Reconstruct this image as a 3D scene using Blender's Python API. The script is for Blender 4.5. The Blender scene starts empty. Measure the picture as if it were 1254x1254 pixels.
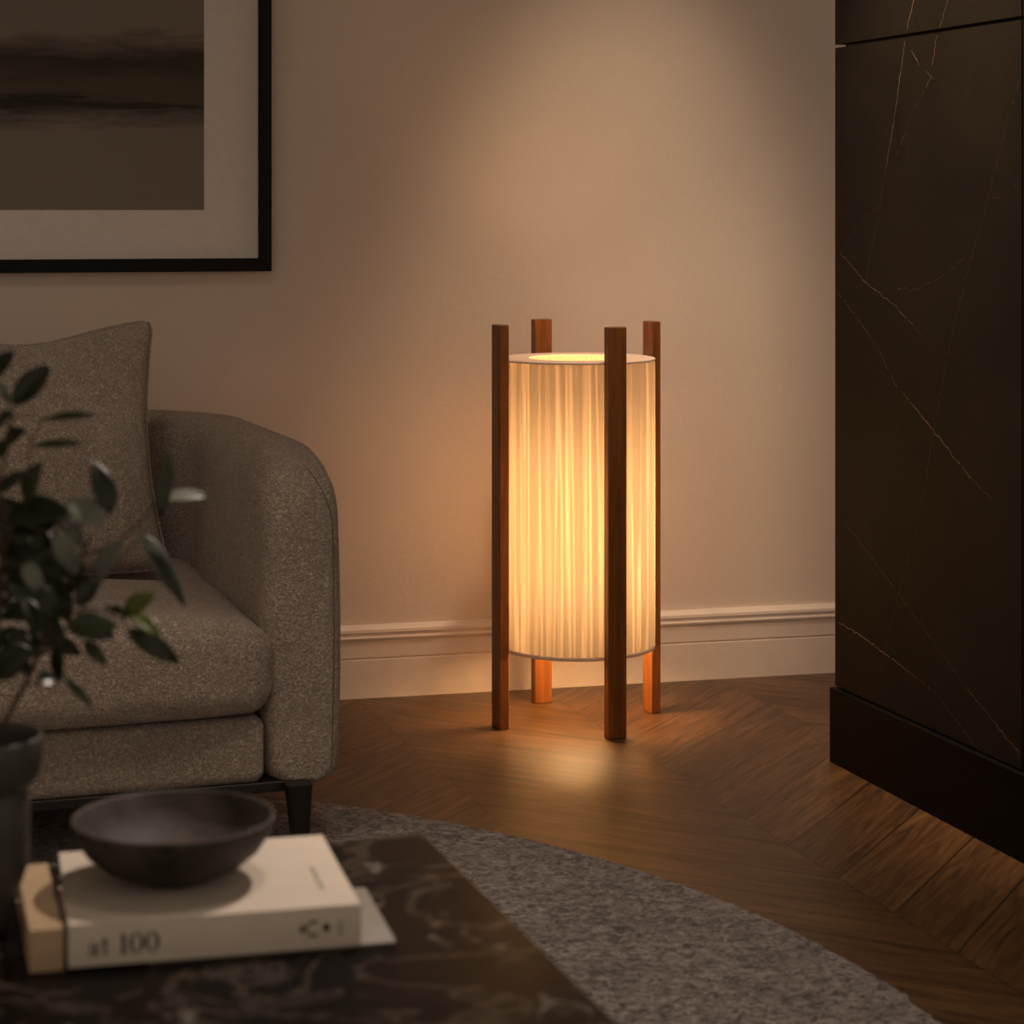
import bpy, bmesh, math, random
from mathutils import Vector, Matrix, noise
from mathutils.bvhtree import BVHTree
random.seed(11)
sc = bpy.context.scene
COL = sc.collection
PI = math.pi
# ------------------------------------------------------------------ helpers
def link(o, parent=None):
    COL.objects.link(o)
    if parent is not None: o.parent = parent
    return o
def tag(o, label, cat, group=None):
    o['label'] = label; o['category'] = cat
    if group: o['group'] = group
    return o
def thing(name, label, cat, loc=(0, 0, 0), rz=0.0, group=None):
    o = bpy.data.objects.new(name, None)
    o.location = loc; o.rotation_euler = (0, 0, rz); o.empty_display_size = .05
    link(o); return tag(o, label, cat, group)
def mesh(name, verts, faces, mats, parent=None, smooth=True, mi=None, angle=None):
    me = bpy.data.meshes.new(name)
    me.from_pydata([tuple(v) for v in verts], [], faces)
    bm = bmesh.new(); bm.from_mesh(me)
    bmesh.ops.recalc_face_normals(bm, faces=bm.faces)
    bm.to_mesh(me); bm.free()
    if not isinstance(mats, (list, tuple)): mats = [mats]
    for m in mats: me.materials.append(m)
    for i, p in enumerate(me.polygons):
        p.use_smooth = smooth
        if mi is not None: p.material_index = mi[i]
    if angle is not None: me.set_sharp_from_angle(angle=math.radians(angle))
    o = bpy.data.objects.new(name, me)
    return link(o, parent)
def struct(name, verts, faces, mats, smooth=False, **k):
    o = mesh(name, verts, faces, mats, None, smooth, **k); o['kind'] = 'structure'; return o
class Geo:
    def __init__(s): s.v = []; s.f = []; s.m = []
    def add(s, v, f, m=0):
        n = len(s.v); s.v += [tuple(x) for x in v]; s.f += [tuple(i + n for i in q) for q in f]; s.m += [m] * len(f); return s
    def box(s, x0, x1, y0, y1, z0, z1, m=0):
        v = [(x, y, z) for z in (z0, z1) for y in (y0, y1) for x in (x0, x1)]
        return s.add(v, [(0, 2, 3, 1), (4, 5, 7, 6), (0, 1, 5, 4), (2, 6, 7, 3), (0, 4, 6, 2), (1, 3, 7, 5)], m)
    def build(s, name, mats, parent=None, smooth=False, bevel=None, seg=2, angle=None):
        o = mesh(name, s.v, s.f, mats, parent, smooth, s.m, angle)
        if bevel:
            b = o.modifiers.new('bevel', 'BEVEL'); b.width = bevel; b.segments = seg; b.limit_method = 'ANGLE'; b.angle_limit = math.radians(40)
            for p in o.data.polygons: p.use_smooth = True
            o.data.set_sharp_from_angle(angle=math.radians(40))
            w = o.modifiers.new('wn', 'WEIGHTED_NORMAL'); w.keep_sharp = True
        return o
def grid_faces(nu, nv, cu=False, cv=False):
    f = []
    for i in range(nu if cu else nu - 1):
        for j in range(nv if cv else nv - 1):
            a = i * nv + j; b = ((i + 1) % nu) * nv + j; c = ((i + 1) % nu) * nv + (j + 1) % nv; d = i * nv + (j + 1) % nv
            f.append((a, b, c, d))
    return f
def lathe(prof, n=64, cx=0, cy=0, cz=0):
    v = [(cx + r * math.cos(2 * PI * i / n), cy + r * math.sin(2 * PI * i / n), cz + z) for i in range(n) for r, z in prof]
    return v, grid_faces(n, len(prof), cu=True)
def tube(pts, rads, n=8):
    pts = [Vector(p) for p in pts]; v = []
    if not isinstance(rads, (list, tuple)): rads = [rads] * len(pts)
    for i, p in enumerate(pts):
        t = (pts[min(i + 1, len(pts) - 1)] - pts[max(i - 1, 0)]).normalized()
        u = t.cross(Vector((.3, .2, .93))); u = u.normalized() if u.length > 1e-4 else Vector((1, 0, 0))
        w = t.cross(u)
        for k in range(n):
            a = 2 * PI * k / n; v.append(p + (u * math.cos(a) + w * math.sin(a)) * rads[i])
    f = grid_faces(len(pts), n, cv=True)
    f.append(tuple(range(n))); f.append(tuple((len(pts) - 1) * n + k for k in range(n)))
    return v, f
def smooth_path(pts, n=4):
    P = [Vector(p) for p in pts]; out = []
    for i in range(len(P) - 1):
        a, b, c, d = P[max(i - 1, 0)], P[i], P[i + 1], P[min(i + 2, len(P) - 1)]
        for k in range(n):
            t = k / n
            out.append(.5 * ((2 * b) + (c - a) * t + (2 * a - 5 * b + 4 * c - d) * t * t + (3 * b - a - 3 * c + d) * t ** 3))
    return out + [P[-1]]
def superbox(c, h, e=(6, 6, 6), n=28, fn=None):
    """a rounded block from a subdivided cube pushed onto a superellipsoid-like surface; e bigger = squarer"""
    V = {}; verts = []; faces = []
    def vid(i, j, k):
        key = (i, j, k)
        if key not in V:
            p = [2 * q / n - 1 for q in key]
            V[key] = len(verts); verts.append(p)
        return V[key]
    for ax in range(3):
        for side in (0, n):
            for a in range(n):
                for b in range(n):
                    q = []
                    for da, db in ((0, 0), (1, 0), (1, 1), (0, 1)):
                        ijk = [0, 0, 0]; ijk[ax] = side; ijk[(ax + 1) % 3] = a + da; ijk[(ax + 2) % 3] = b + db
                        q.append(vid(*ijk))
                    faces.append(tuple(q))
    out = []
    for p in verts:
        m = max(abs(t) for t in p)
        s = sum(abs(t / m) ** e[i] for i, t in enumerate(p)) ** (-1 / (sum(e) / 3))
        q = [t / m * s for t in p]
        q = fn(q, p) if fn else q
        out.append([c[i] + h[i] * q[i] for i in range(3)])
    return out, faces
def rbox(c, h, r, n=6, m=10):
    """box with rounded edges of radius r; extra faces on the flats so they can be deformed"""
    def axis(hh):
        a = [-hh + r - r * math.cos(PI / 2 * k / n) * 1 for k in range(n)]
        mid = [-hh + r + (2 * hh - 2 * r) * k / m for k in range(m + 1)]
        return [(-hh + r, -math.tan(PI / 4 * (1 - k / n))) for k in range(n)] + [(x, 0) for x in mid] + [(hh - r, math.tan(PI / 4 * (k + 1) / n)) for k in range(n)]
    A = [axis(x) for x in h]; N = [len(a) for a in A]; V = {}; verts = []; faces = []
    def vid(i, j, k):
        if (i, j, k) not in V:
            core = Vector((A[0][i][0], A[1][j][0], A[2][k][0])); d = Vector((A[0][i][1], A[1][j][1], A[2][k][1]))
            if d.length > 1e-9: core = core + d.normalized() * r
            V[(i, j, k)] = len(verts); verts.append([c[t] + core[t] for t in range(3)])
        return V[(i, j, k)]
    for ax in range(3):
        a1, a2 = (ax + 1) % 3, (ax + 2) % 3
        for side in (0, N[ax] - 1):
            for a in range(N[a1] - 1):
                for b in range(N[a2] - 1):
                    q = []
                    for da, db in ((0, 0), (1, 0), (1, 1), (0, 1)):
                        ijk = [0, 0, 0]; ijk[ax] = side; ijk[a1] = a + da; ijk[a2] = b + db; q.append(vid(*ijk))
                    faces.append(tuple(q))
    return verts, faces
# ------------------------------------------------------------------ materials
def srgb(r, g, b):
    f = lambda c: (c / 255 / 12.92) if c / 255 <= .04045 else ((c / 255 + .055) / 1.055) ** 2.4
    return (f(r), f(g), f(b), 1)
class Mat:
    def __init__(s, name, base=(.5, .5, .5, 1), rough=.6, spec=.5, metal=0):
        s.m = bpy.data.materials.new(name); s.m.use_nodes = True; s.t = s.m.node_tree; s.n = s.t.nodes
        s.b = s.n['Principled BSDF']; s.b.inputs['Base Color'].default_value = base
        s.b.inputs['Roughness'].default_value = rough; s.b.inputs['Specular IOR Level'].default_value = spec; s.b.inputs['Metallic'].default_value = metal
    def node(s, typ, **k):
        n = s.n.new(typ)
        for a, v in k.items(): setattr(n, a, v)
        return n
    def set(s, n, **k):
        for a, v in k.items(): n.inputs[a.replace('_', ' ')].default_value = v
        return n
    def link(s, a, b): s.t.links.new(a, b)
    def val(s, x, sock):
        if isinstance(x, (int, float)): sock.default_value = x
        elif isinstance(x, (tuple, list)): sock.default_value = x
        else: s.link(x, sock)
    def math(s, op, a, b=0.0, c=None):
        n = s.node('ShaderNodeMath', operation=op); s.val(a, n.inputs[0]); s.val(b, n.inputs[1])
        if c is not None: s.val(c, n.inputs[2])
        return n.outputs[0]
    def coord(s, kind='Object', scale=(1, 1, 1), rot=(0, 0, 0), loc=(0, 0, 0)):
        tc = s.node('ShaderNodeTexCoord'); mp = s.node('ShaderNodeMapping')
        mp.inputs['Scale'].default_value = scale; mp.inputs['Rotation'].default_value = rot; mp.inputs['Location'].default_value = loc
        s.link(tc.outputs[kind], mp.inputs['Vector']); return mp.outputs[0]
    def noise(s, vec, scale, detail=4, rough=.55, dist=0.0, out='Fac'):
        n = s.node('ShaderNodeTexNoise'); s.set(n, Scale=scale, Detail=detail, Roughness=rough, Distortion=dist)
        if vec is not None: s.link(vec, n.inputs['Vector'])
        return n.outputs[out]
    def ramp(s, fac, stops, interp='LINEAR'):
        r = s.node('ShaderNodeValToRGB'); cr = r.color_ramp; cr.interpolation = interp
        while len(cr.elements) < len(stops): cr.elements.new(.5)
        for e, (p, c) in zip(cr.elements, stops): e.position = p; e.color = c
        s.link(fac, r.inputs[0]); return r.outputs[0]
    def mix(s, fac, a, b, mode='MIX'):
        n = s.node('ShaderNodeMix', data_type='RGBA', blend_type=mode); s.val(fac, n.inputs[0]); s.val(a, n.inputs[6]); s.val(b, n.inputs[7]); return n.outputs[2]
    def bump(s, h, strength=.3, dist=.002, normal=None):
        n = s.node('ShaderNodeBump'); n.inputs['Strength'].default_value = strength; n.inputs['Distance'].default_value = dist
        s.link(h, n.inputs['Height'])
        if normal is not None: s.link(normal, n.inputs['Normal'])
        s.link(n.outputs[0], s.b.inputs['Normal']); return n.outputs[0]
    def color(s, c): s.link(c, s.b.inputs['Base Color'])
def g(v): return (v, v, v, 1)

def m_wall():
    M = Mat('wall_plaster', rough=.85, spec=.25); co = M.coord()
    M.color(M.ramp(M.noise(co, 1.6, 5, .6), [(.3, (.71, .61, .525, 1)), (.7, (.77, .665, .575, 1))]))
    h = M.math('ADD', M.noise(co, 130, 3, .6), M.math('MULTIPLY', M.noise(co, 22, 3, .5), 1.2)); M.bump(h, .35, .0016); return M.m
def m_fabric(name, dark, light, scale=1.0, st=.8):
    M = Mat(name, rough=.95, spec=.12); co = M.coord()
    M.b.inputs['Sheen Weight'].default_value = .25; M.b.inputs['Sheen Roughness'].default_value = .5
    w = M.noise(co, 140 * scale, 2, .5, 2.2); v = M.node('ShaderNodeTexVoronoi', feature='SMOOTH_F1'); M.set(v, Scale=250 * scale, Smoothness=.5, Randomness=1)
    off = M.mix(.012, co, M.noise(co, 260 * scale, 2, .5, out='Color'), 'ADD'); M.link(off, v.inputs['Vector'])
    h = M.math('ADD', w, M.math('MULTIPLY', v.outputs['Distance'], -.55))
    big = M.noise(co, 9, 3, .5)
    c = M.ramp(h, [(.14, dark), (.48, light)])
    M.color(M.mix(.18, c, M.ramp(big, [(.3, dark), (.7, light)]))); M.bump(h, 1.0, .009); return M.m
def m_wood(name, c0, c1, c2, axis_scale=(18, 18, 1.2), rough=.38):
    M = Mat(name, rough=rough, spec=.4); co = M.coord(scale=axis_scale)
    n = M.noise(co, 3.2, 8, .62, .8)
    M.color(M.ramp(n, [(.3, c0), (.52, c1), (.75, c2)])); M.bump(n, .12, .001); return M.m
def m_floor():
    M = Mat('chevron_oak', rough=.4, spec=.45)
    geo = M.node('ShaderNodeNewGeometry'); sep = M.node('ShaderNodeSeparateXYZ'); M.link(geo.outputs['Position'], sep.inputs[0])
    W, P = .39, .175
    x = M.math('ADD', sep.outputs[0], -SEAM_X + 10 * W); y = sep.outputs[1]
    u = M.math('DIVIDE', x, W); col = M.math('FLOOR', u); fr = M.math('SUBTRACT', u, col)
    par = M.math('MODULO', col, 2.0)                                  # 0 / 1 alternate columns
    sgn = M.math('SUBTRACT', M.math('MULTIPLY', par, 2.0), 1.0)
    lx = M.math('MULTIPLY', fr, W)
    vv = M.math('ADD', y, M.math('MULTIPLY', M.math('MULTIPLY', sgn, -1.0), lx))
    vo = M.math("ADD", vv, M.math("SUBTRACT", M.math("MULTIPLY", par, W), .038))
    pk = M.math('DIVIDE', vo, P); pid = M.math('FLOOR', pk); pf = M.math('SUBTRACT', pk, pid)
    idv = M.node('ShaderNodeCombineXYZ'); M.link(col, idv.inputs[0]); M.link(pid, idv.inputs[1])
    wn = M.node('ShaderNodeTexWhiteNoise', noise_dimensions='2D'); M.link(idv.outputs[0], wn.inputs['Vector'])
    # along-grain coordinates
    al = M.math('ADD', M.math('MULTIPLY', y, sgn), lx)
    gv = M.node('ShaderNodeCombineXYZ'); M.link(M.math('MULTIPLY', al, 2.2), gv.inputs[0]); M.link(M.math('MULTIPLY', vv, 26.0), gv.inputs[1]); M.link(M.math('MULTIPLY', wn.outputs['Value'], 40.0), gv.inputs[2])
    gr = M.noise(gv.outputs[0], 1.6, 8, .66, 1.1); gr2 = M.noise(gv.outputs[0], 5.5, 4, .6, .5)
    c = M.ramp(gr, [(.32, FL[0]), (.5, FL[1]), (.68, FL[2])])
    tone = M.ramp(wn.outputs['Value'], [(0, g(.80)), (1, g(1.06))])
    c = M.mix(1.0, c, tone, 'MULTIPLY')
    dk = M.ramp(gr2, [(.60, g(0)), (.72, g(1))])
    c = M.mix(M.math('MULTIPLY', dk, .55), c, (.030, .015, .006, 1))
    e1 = M.math('LESS_THAN', M.math('MULTIPLY', M.math('MINIMUM', pf, M.math('SUBTRACT', 1.0, pf)), P * .707), .0016)
    e2 = M.math('LESS_THAN', M.math('MULTIPLY', M.math('MINIMUM', fr, M.math('SUBTRACT', 1.0, fr)), W), .0010)
    gap = M.math('MAXIMUM', e1, e2)
    c = M.mix(M.math('MULTIPLY', gap, .9), c, (.012, .006, .003, 1)); M.color(c)
    M.link(M.ramp(gr, [(.2, g(.45)), (.8, g(.36))]), M.b.inputs['Roughness'])
    h = M.math('SUBTRACT', M.math('ADD', M.math('MULTIPLY', gr, .8), M.math('MULTIPLY', gr2, .4)), M.math('MULTIPLY', gap, 1.5)); M.bump(h, .35, .0012); return M.m
def m_rug():
    M = Mat('rug_wool', rough=.98, spec=.08); co = M.coord(); M.b.inputs['Sheen Weight'].default_value = .2
    a = M.noise(co, 62, 3, .62, .9); b = M.noise(co, 210, 2, .6, .5); big = M.noise(M.coord(scale=(1, 2.2, 1)), 3.2, 4, .6)
    h = M.math('ADD', M.math('MULTIPLY', a, 1.0), M.math('MULTIPLY', b, .5))
    c = M.ramp(h, [(.58, RG[0]), (.76, RG[1]), (.92, RG[2])])
    M.color(M.mix(1.0, c, M.ramp(big, [(.3, g(.78)), (.7, g(1.12))]), 'MULTIPLY')); M.bump(h, 1.0, .012); return M.m
def m_marble():
    M = Mat('dark_marble', rough=.3, spec=.012); co = M.coord(loc=(.31, .14, 0))
    n = M.noise(co, 6.5, 6, .6, 1.4); n2 = M.noise(co, 11, 5, .58, 1.6); n3 = M.noise(co, 4.2, 3, .5, .8)
    base = M.ramp(n3, [(.35, (.007, .0065, .0068, 1)), (.62, (.011, .0078, .0056, 1))])
    vein = M.ramp(M.math('ABSOLUTE', M.math('SUBTRACT', n, .5)), [(0, g(1)), (.035, g(0))])
    c = M.mix(M.math('MULTIPLY', vein, .30), base, (.15, .115, .085, 1))
    spot = M.ramp(n2, [(.61, g(0)), (.70, g(1))])
    M.color(M.mix(M.math('MULTIPLY', spot, .6), c, (.20, .175, .15, 1))); return M.m
def m_stone():
    M = Mat('brown_black_stone', rough=.6, spec=.09); co = M.coord()
    n = M.noise(co, 3.0, 7, .62, .6); f = M.noise(co, 240, 2, .6)
    c = M.ramp(n, [(.3, ST[0]), (.72, ST[1])])
    M.color(M.mix(.35, c, M.ramp(f, [(.35, ST[0]), (.7, ST[1])]))); M.bump(f, .08, .0005); return M.m
def m_shade():
    M = Mat('pleated_linen'); M.n.remove(M.b)
    tc = M.node('ShaderNodeTexCoord'); sep = M.node('ShaderNodeSeparateXYZ'); M.link(tc.outputs['Object'], sep.inputs[0])
    ang = M.math('ARCTAN2', sep.outputs[1], sep.outputs[0])
    def n1(w, sc, d=1, r=.5):
        n = M.node('ShaderNodeTexNoise', noise_dimensions='2D'); M.set(n, Scale=1, Detail=d, Roughness=r)
        v = M.node('ShaderNodeCombineXYZ'); M.link(M.math('MULTIPLY', w, sc), v.inputs[0]); M.link(M.math('MULTIPLY', sep.outputs[2], .9), v.inputs[1]); M.link(v.outputs[0], n.inputs['Vector']); return n.outputs['Fac']
    a = n1(ang, 8.0, .4); b = n1(ang, 24, 1); wv = M.noise(tc.outputs['Object'], 260, 2, .6)
    fold = M.ramp(a, [(.40, g(0)), (.455, g(1)), (.50, g(.55)), (.56, g(.05))])
    line = M.ramp(b, [(.60, g(0)), (.68, g(1))])
    k = M.math('ADD', M.math('MULTIPLY', fold, .105), M.math('ADD', M.math('MULTIPLY', line, .050), M.math('ADD', M.math('MULTIPLY', wv, .035), .092)))
    col = M.mix(1.0, SH_T, k, 'MULTIPLY')
    tr = M.node('ShaderNodeBsdfTranslucent'); M.link(col, tr.inputs[0])
    df = M.node('ShaderNodeBsdfDiffuse'); df.inputs[0].default_value = SH_D
    mx = M.node('ShaderNodeMixShader'); mx.inputs[0].default_value = .42
    M.link(tr.outputs[0], mx.inputs[1]); M.link(df.outputs[0], mx.inputs[2]); M.link(mx.outputs[0], M.n['Material Output'].inputs[0]); return M.m
def m_hem():
    M = Mat('linen_hem'); M.n.remove(M.b)
    tr = M.node('ShaderNodeBsdfTranslucent'); tr.inputs[0].default_value = (.085, .055, .034, 1)
    df = M.node('ShaderNodeBsdfDiffuse'); df.inputs[0].default_value = (.86, .73, .60, 1)
    mx = M.node('ShaderNodeAddShader'); M.link(tr.outputs[0], mx.inputs[0]); M.link(df.outputs[0], mx.inputs[1]); M.link(mx.outputs[0], M.n['Material Output'].inputs[0]); return M.m
def m_emit(name, col, s):
    M = Mat(name); M.b.inputs['Emission Color'].default_value = col; M.b.inputs['Emission Strength'].default_value = s; return M.m
def m_leaf(name, col, back, rough=.35):
    M = Mat(name, rough=rough, spec=.28); co = M.coord()
    geo = M.node('ShaderNodeNewGeometry')
    c = M.mix(geo.outputs['Backfacing'], col, back)
    M.color(M.mix(.3, c, M.ramp(M.noise(co, 60, 3), [(.3, (.01, .014, .004, 1)), (.7, col)])));
    M.bump(M.noise(co, 90, 3), .2, .001); return M.m
def m_art():
    M = Mat('landscape_print', rough=.7, spec=.2); tc = M.node('ShaderNodeTexCoord'); sep = M.node('ShaderNodeSeparateXYZ'); M.link(tc.outputs['Object'], sep.inputs[0])
    st = M.coord(scale=(1, 1, 5.5)); w = M.noise(st, 5, 6, .62, .4); w2 = M.noise(M.coord(scale=(1, 1, 9)), 11, 6, .7, .6)
    z = M.math('ADD', sep.outputs[2], M.math('MULTIPLY', M.math('SUBTRACT', w, .5), .10))
    t = M.math('DIVIDE', M.math('SUBTRACT', z, .997), .8)             # 0 = bottom of the picture
    c = M.ramp(t, [(.0, AR[0]), (.20, AR[0]), (.262, AR[4]), (.285, AR[2]), (.315, AR[2]), (.375, AR[1]), (.425, AR[3]), (.44, AR[0]), (1.0, AR[5])])
    rk = M.math('MULTIPLY', M.ramp(w2, [(.60, g(0)), (.66, g(1))]), M.ramp(t, [(.20, g(0)), (.245, g(1)), (.28, g(1)), (.36, g(.35)), (.41, g(0))]))
    M.color(M.mix(M.math('MULTIPLY', rk, .8), c, (.012, .012, .007, 1))); return M.m
def plain(name, col, rough=.6, spec=.4, nscale=None, amt=.25, metal=0, bump=0):
    M = Mat(name, col, rough, spec, metal)
    if nscale:
        n = M.noise(M.coord(), nscale, 4, .6); d = tuple(c * (1 - amt) for c in col[:3]) + (1,); l = tuple(min(1, c * (1 + amt)) for c in col[:3]) + (1,)
        M.color(M.ramp(n, [(.3, d), (.7, l)]))
        if bump: M.bump(n, bump, .001)
    return M.m
EXPO = 0.0
BULB_E = 57.0; BULB_T = .60
WORLD = ((1.0, .80, .63, 1), .51)
WARM = (1.0, .72, .50); SOFT = (1.0, .82, .68)
SPOTS = [
    ('downlight_wall', (1.66, 3.60, 2.55), (1.68, 4.34, .10), 74, 41, 1, WARM, .06),
    ('fill_corner', (1.42, 2.60, 2.55), (1.95, 4.33, .40), 74, 27, 1, WARM, .15),  # added fill spot, lifts the low wall right of the lamp
    ('downlight_table', (1.52, 3.00, 2.55), (.36, 1.96, .4), 178, 40, 1, SOFT, .035),
    ('fill_rug', (.85, 2.25, 2.55), (.90, 2.45, 0), 78, 58, 1, SOFT, .15),  # added soft fill spot to brighten the rug
    ('downlight_sofa', (.10, 2.7, 2.55), (.15, 3.5, .4), 36, 80, 1, SOFT, .28),
    ('downlight_cabinet', (1.42, 3.10, 2.55), (1.82, 3.15, 1.52), 290, 42, 1, WARM, .04),
]
LEAVES = [((0.1638,1.9245,0.8504),(0.1858,1.9264,0.8756),0.0166,0),((0.1884,1.9396,0.8303),(0.2183,1.9465,0.8616),0.0166,0),((0.1729,1.9512,0.8538),(0.1878,1.9623,0.8313),0.0069,2),((0.211,1.9178,0.8197),(0.2493,1.9038,0.8233),0.0062,1),((0.2085,1.986,0.7897),(0.2483,1.9785,0.792),0.0062,1),((0.1762,1.9725,0.8108),(0.1884,1.9538,0.8221),0.0097,1),((0.1801,1.9394,0.7997),(0.1952,1.9248,0.8097),0.0111,0),((0.1744,1.9362,0.7848),(0.1839,1.9359,0.7999),0.0111,1),((0.1911,1.8705,0.7545),(0.2015,1.8563,0.787),0.0166,1),((0.1734,1.896,0.7603),(0.1932,1.9052,0.7763),0.0111,0),((0.166,1.9343,0.7587),(0.1794,1.917,0.7658),0.0097,1),((0.1776,1.9117,0.7388),(0.2247,1.8825,0.7447),0.0249,0),((0.1822,1.918,0.7266),(0.2203,1.8913,0.7341),0.0152,0),((0.26,1.8469,0.7465),(0.2476,1.8651,0.7864),0.0152,0),((0.2277,1.8624,0.7568),(0.2508,1.8439,0.7391),0.0208,2),((0.2265,1.9092,0.7398),(0.2441,1.9175,0.7098),0.0111,2),((0.213,1.852,0.7316),(0.2331,1.8629,0.6964),0.0139,2),((0.211,1.8816,0.729),(0.2366,1.8799,0.7005),0.0097,0),((0.3053,1.8785,0.7376),(0.3152,1.8919,0.7873),0.0097,1),((0.3081,1.9134,0.747),(0.3502,1.9171,0.7484),0.0125,2),((0.2966,1.9216,0.718),(0.3278,1.9037,0.6625),0.0125,2),((0.2964,1.8929,0.713),(0.3223,1.8717,0.6668),0.0083,0),((0.2464,1.8409,0.687),(0.2621,1.8192,0.7245),0.0235,2),((0.2506,1.8721,0.679),(0.2328,1.8819,0.6825),0.0139,0),((0.231,1.8566,0.669),(0.2499,1.8571,0.6883),0.0125,0),((0.1913,1.8733,0.7051),(0.2035,1.8621,0.6818),0.0111,2),((0.203,1.8944,0.7138),(0.2212,1.8876,0.6656),0.0208,0),((0.2076,1.8874,0.7008),(0.231,1.8789,0.694),0.0152,0),((0.1762,1.9264,0.7174),(0.201,1.9014,0.699),0.0208,0),((0.1813,1.9447,0.6934),(0.2056,1.9186,0.6808),0.018,0),((0.1717,1.9523,0.6856),(0.2038,1.9548,0.6651),0.0166,0),((0.2016,1.8569,0.6855),(0.217,1.8627,0.6565),0.0152,0),((0.2721,1.8697,0.6554),(0.2961,1.8648,0.6735),0.0139,3),((0.2777,1.8521,0.6603),(0.2946,1.8293,0.647),0.0111,3),((0.2728,1.8559,0.6469),(0.3152,1.8591,0.6182),0.0139,0),((0.2237,1.8522,0.6525),(0.2611,1.8495,0.6521),0.018,1),((0.235,1.9341,0.6413),(0.2722,1.9386,0.6269),0.0152,0),((0.2412,1.8784,0.6358),(0.2568,1.8677,0.6176),0.009,1),((0.2211,1.8983,0.6305),(0.2236,1.9079,0.5965),0.009,0),((0.1684,1.885,0.6199),(0.1979,1.8847,0.6263),0.0208,0),((0.172,1.9557,0.6143),(0.2002,1.96,0.6224),0.0139,0),((0.2016,1.8688,0.6059),(0.2177,1.8804,0.6052),0.0125,0),((0.2227,1.8658,0.6092),(0.2427,1.8532,0.5873),0.0062,1),((0.1908,1.9357,0.645),(0.2098,1.9453,0.6564),0.0152,0),((0.1955,1.9142,0.6382),(0.2171,1.9232,0.6247),0.0111,0),((0.1784,1.935,0.6389),(0.1937,1.9228,0.6262),0.0125,1),((0.1951,1.9232,0.668),(0.2084,1.9066,0.6353),0.0125,0),((0.2603,1.8735,0.6644),(0.2703,1.8569,0.6599),0.0069,0),((0.2462,1.9337,0.6918),(0.2376,1.9554,0.6638),0.0111,0),((0.1532,1.894,0.7504),(0.1699,1.8714,0.7323),0.018,0),((0.1513,1.9555,0.7849),(0.1715,1.9501,0.7636),0.018,1),((0.1415,1.9159,0.6929),(0.1642,1.8984,0.6807),0.0208,0),((0.1344,1.911,0.7353),(0.1583,1.9155,0.7128),0.0194,2),((0.1549,1.9151,0.6508),(0.1717,1.9066,0.6306),0.018,0),((0.1267,1.895,0.6424),(0.1538,1.9018,0.6464),0.0166,0),((0.1363,1.8901,0.6087),(0.1589,1.8824,0.619),0.0139,1),((0.1471,1.9459,0.8422),(0.1626,1.9268,0.8154),0.0139,0),((0.1167,1.9481,0.759),(0.1378,1.9582,0.7287),0.018,0),((0.1229,1.9386,0.6973),(0.1368,1.9449,0.6641),0.0166,0),((0.1545,1.9106,0.8172),(0.1439,1.9116,0.783),0.0139,1),((0.182,1.9152,0.7326),(0.2111,1.9186,0.7112),0.018,1),((0.1896,1.9234,0.7172),(0.2226,1.9107,0.6895),0.0194,0),((0.1782,1.9791,0.7169),(0.2027,1.9844,0.6963),0.018,0),((0.2012,1.9698,0.6814),(0.2377,1.9559,0.6516),0.0194,0),((0.1843,1.9394,0.6828),(0.2052,1.9412,0.6503),0.018,1),((0.2042,1.9321,0.659),(0.2287,1.9161,0.6253),0.0139,0),((0.1704,1.9378,0.6599),(0.1957,1.916,0.6538),0.0166,0),((0.1769,1.9336,0.6771),(0.1651,1.9561,0.6359),0.0166,0),((0.2242,1.961,0.6815),(0.2383,1.9611,0.6378),0.0152,1),((0.1924,1.9375,0.6531),(0.2171,1.9232,0.6584),0.0139,0),((0.175,1.913,0.6292),(0.1965,1.8973,0.6088),0.0166,0),((0.1971,1.9568,0.6125),(0.2256,1.9613,0.617),0.0125,0),((0.1715,1.9343,0.5974),(0.1951,1.9373,0.6079),0.0152,1),((0.22,1.9487,0.6268),(0.2452,1.9478,0.6112),0.0111,0),((0.1774,1.9546,0.7487),(0.2026,1.9561,0.719),0.0166,0),((0.206,1.923,0.7304),(0.2175,1.927,0.6942),0.0166,0),((0.1815,1.925,0.6391),(0.2027,1.9175,0.6197),0.0166,1)]
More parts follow.
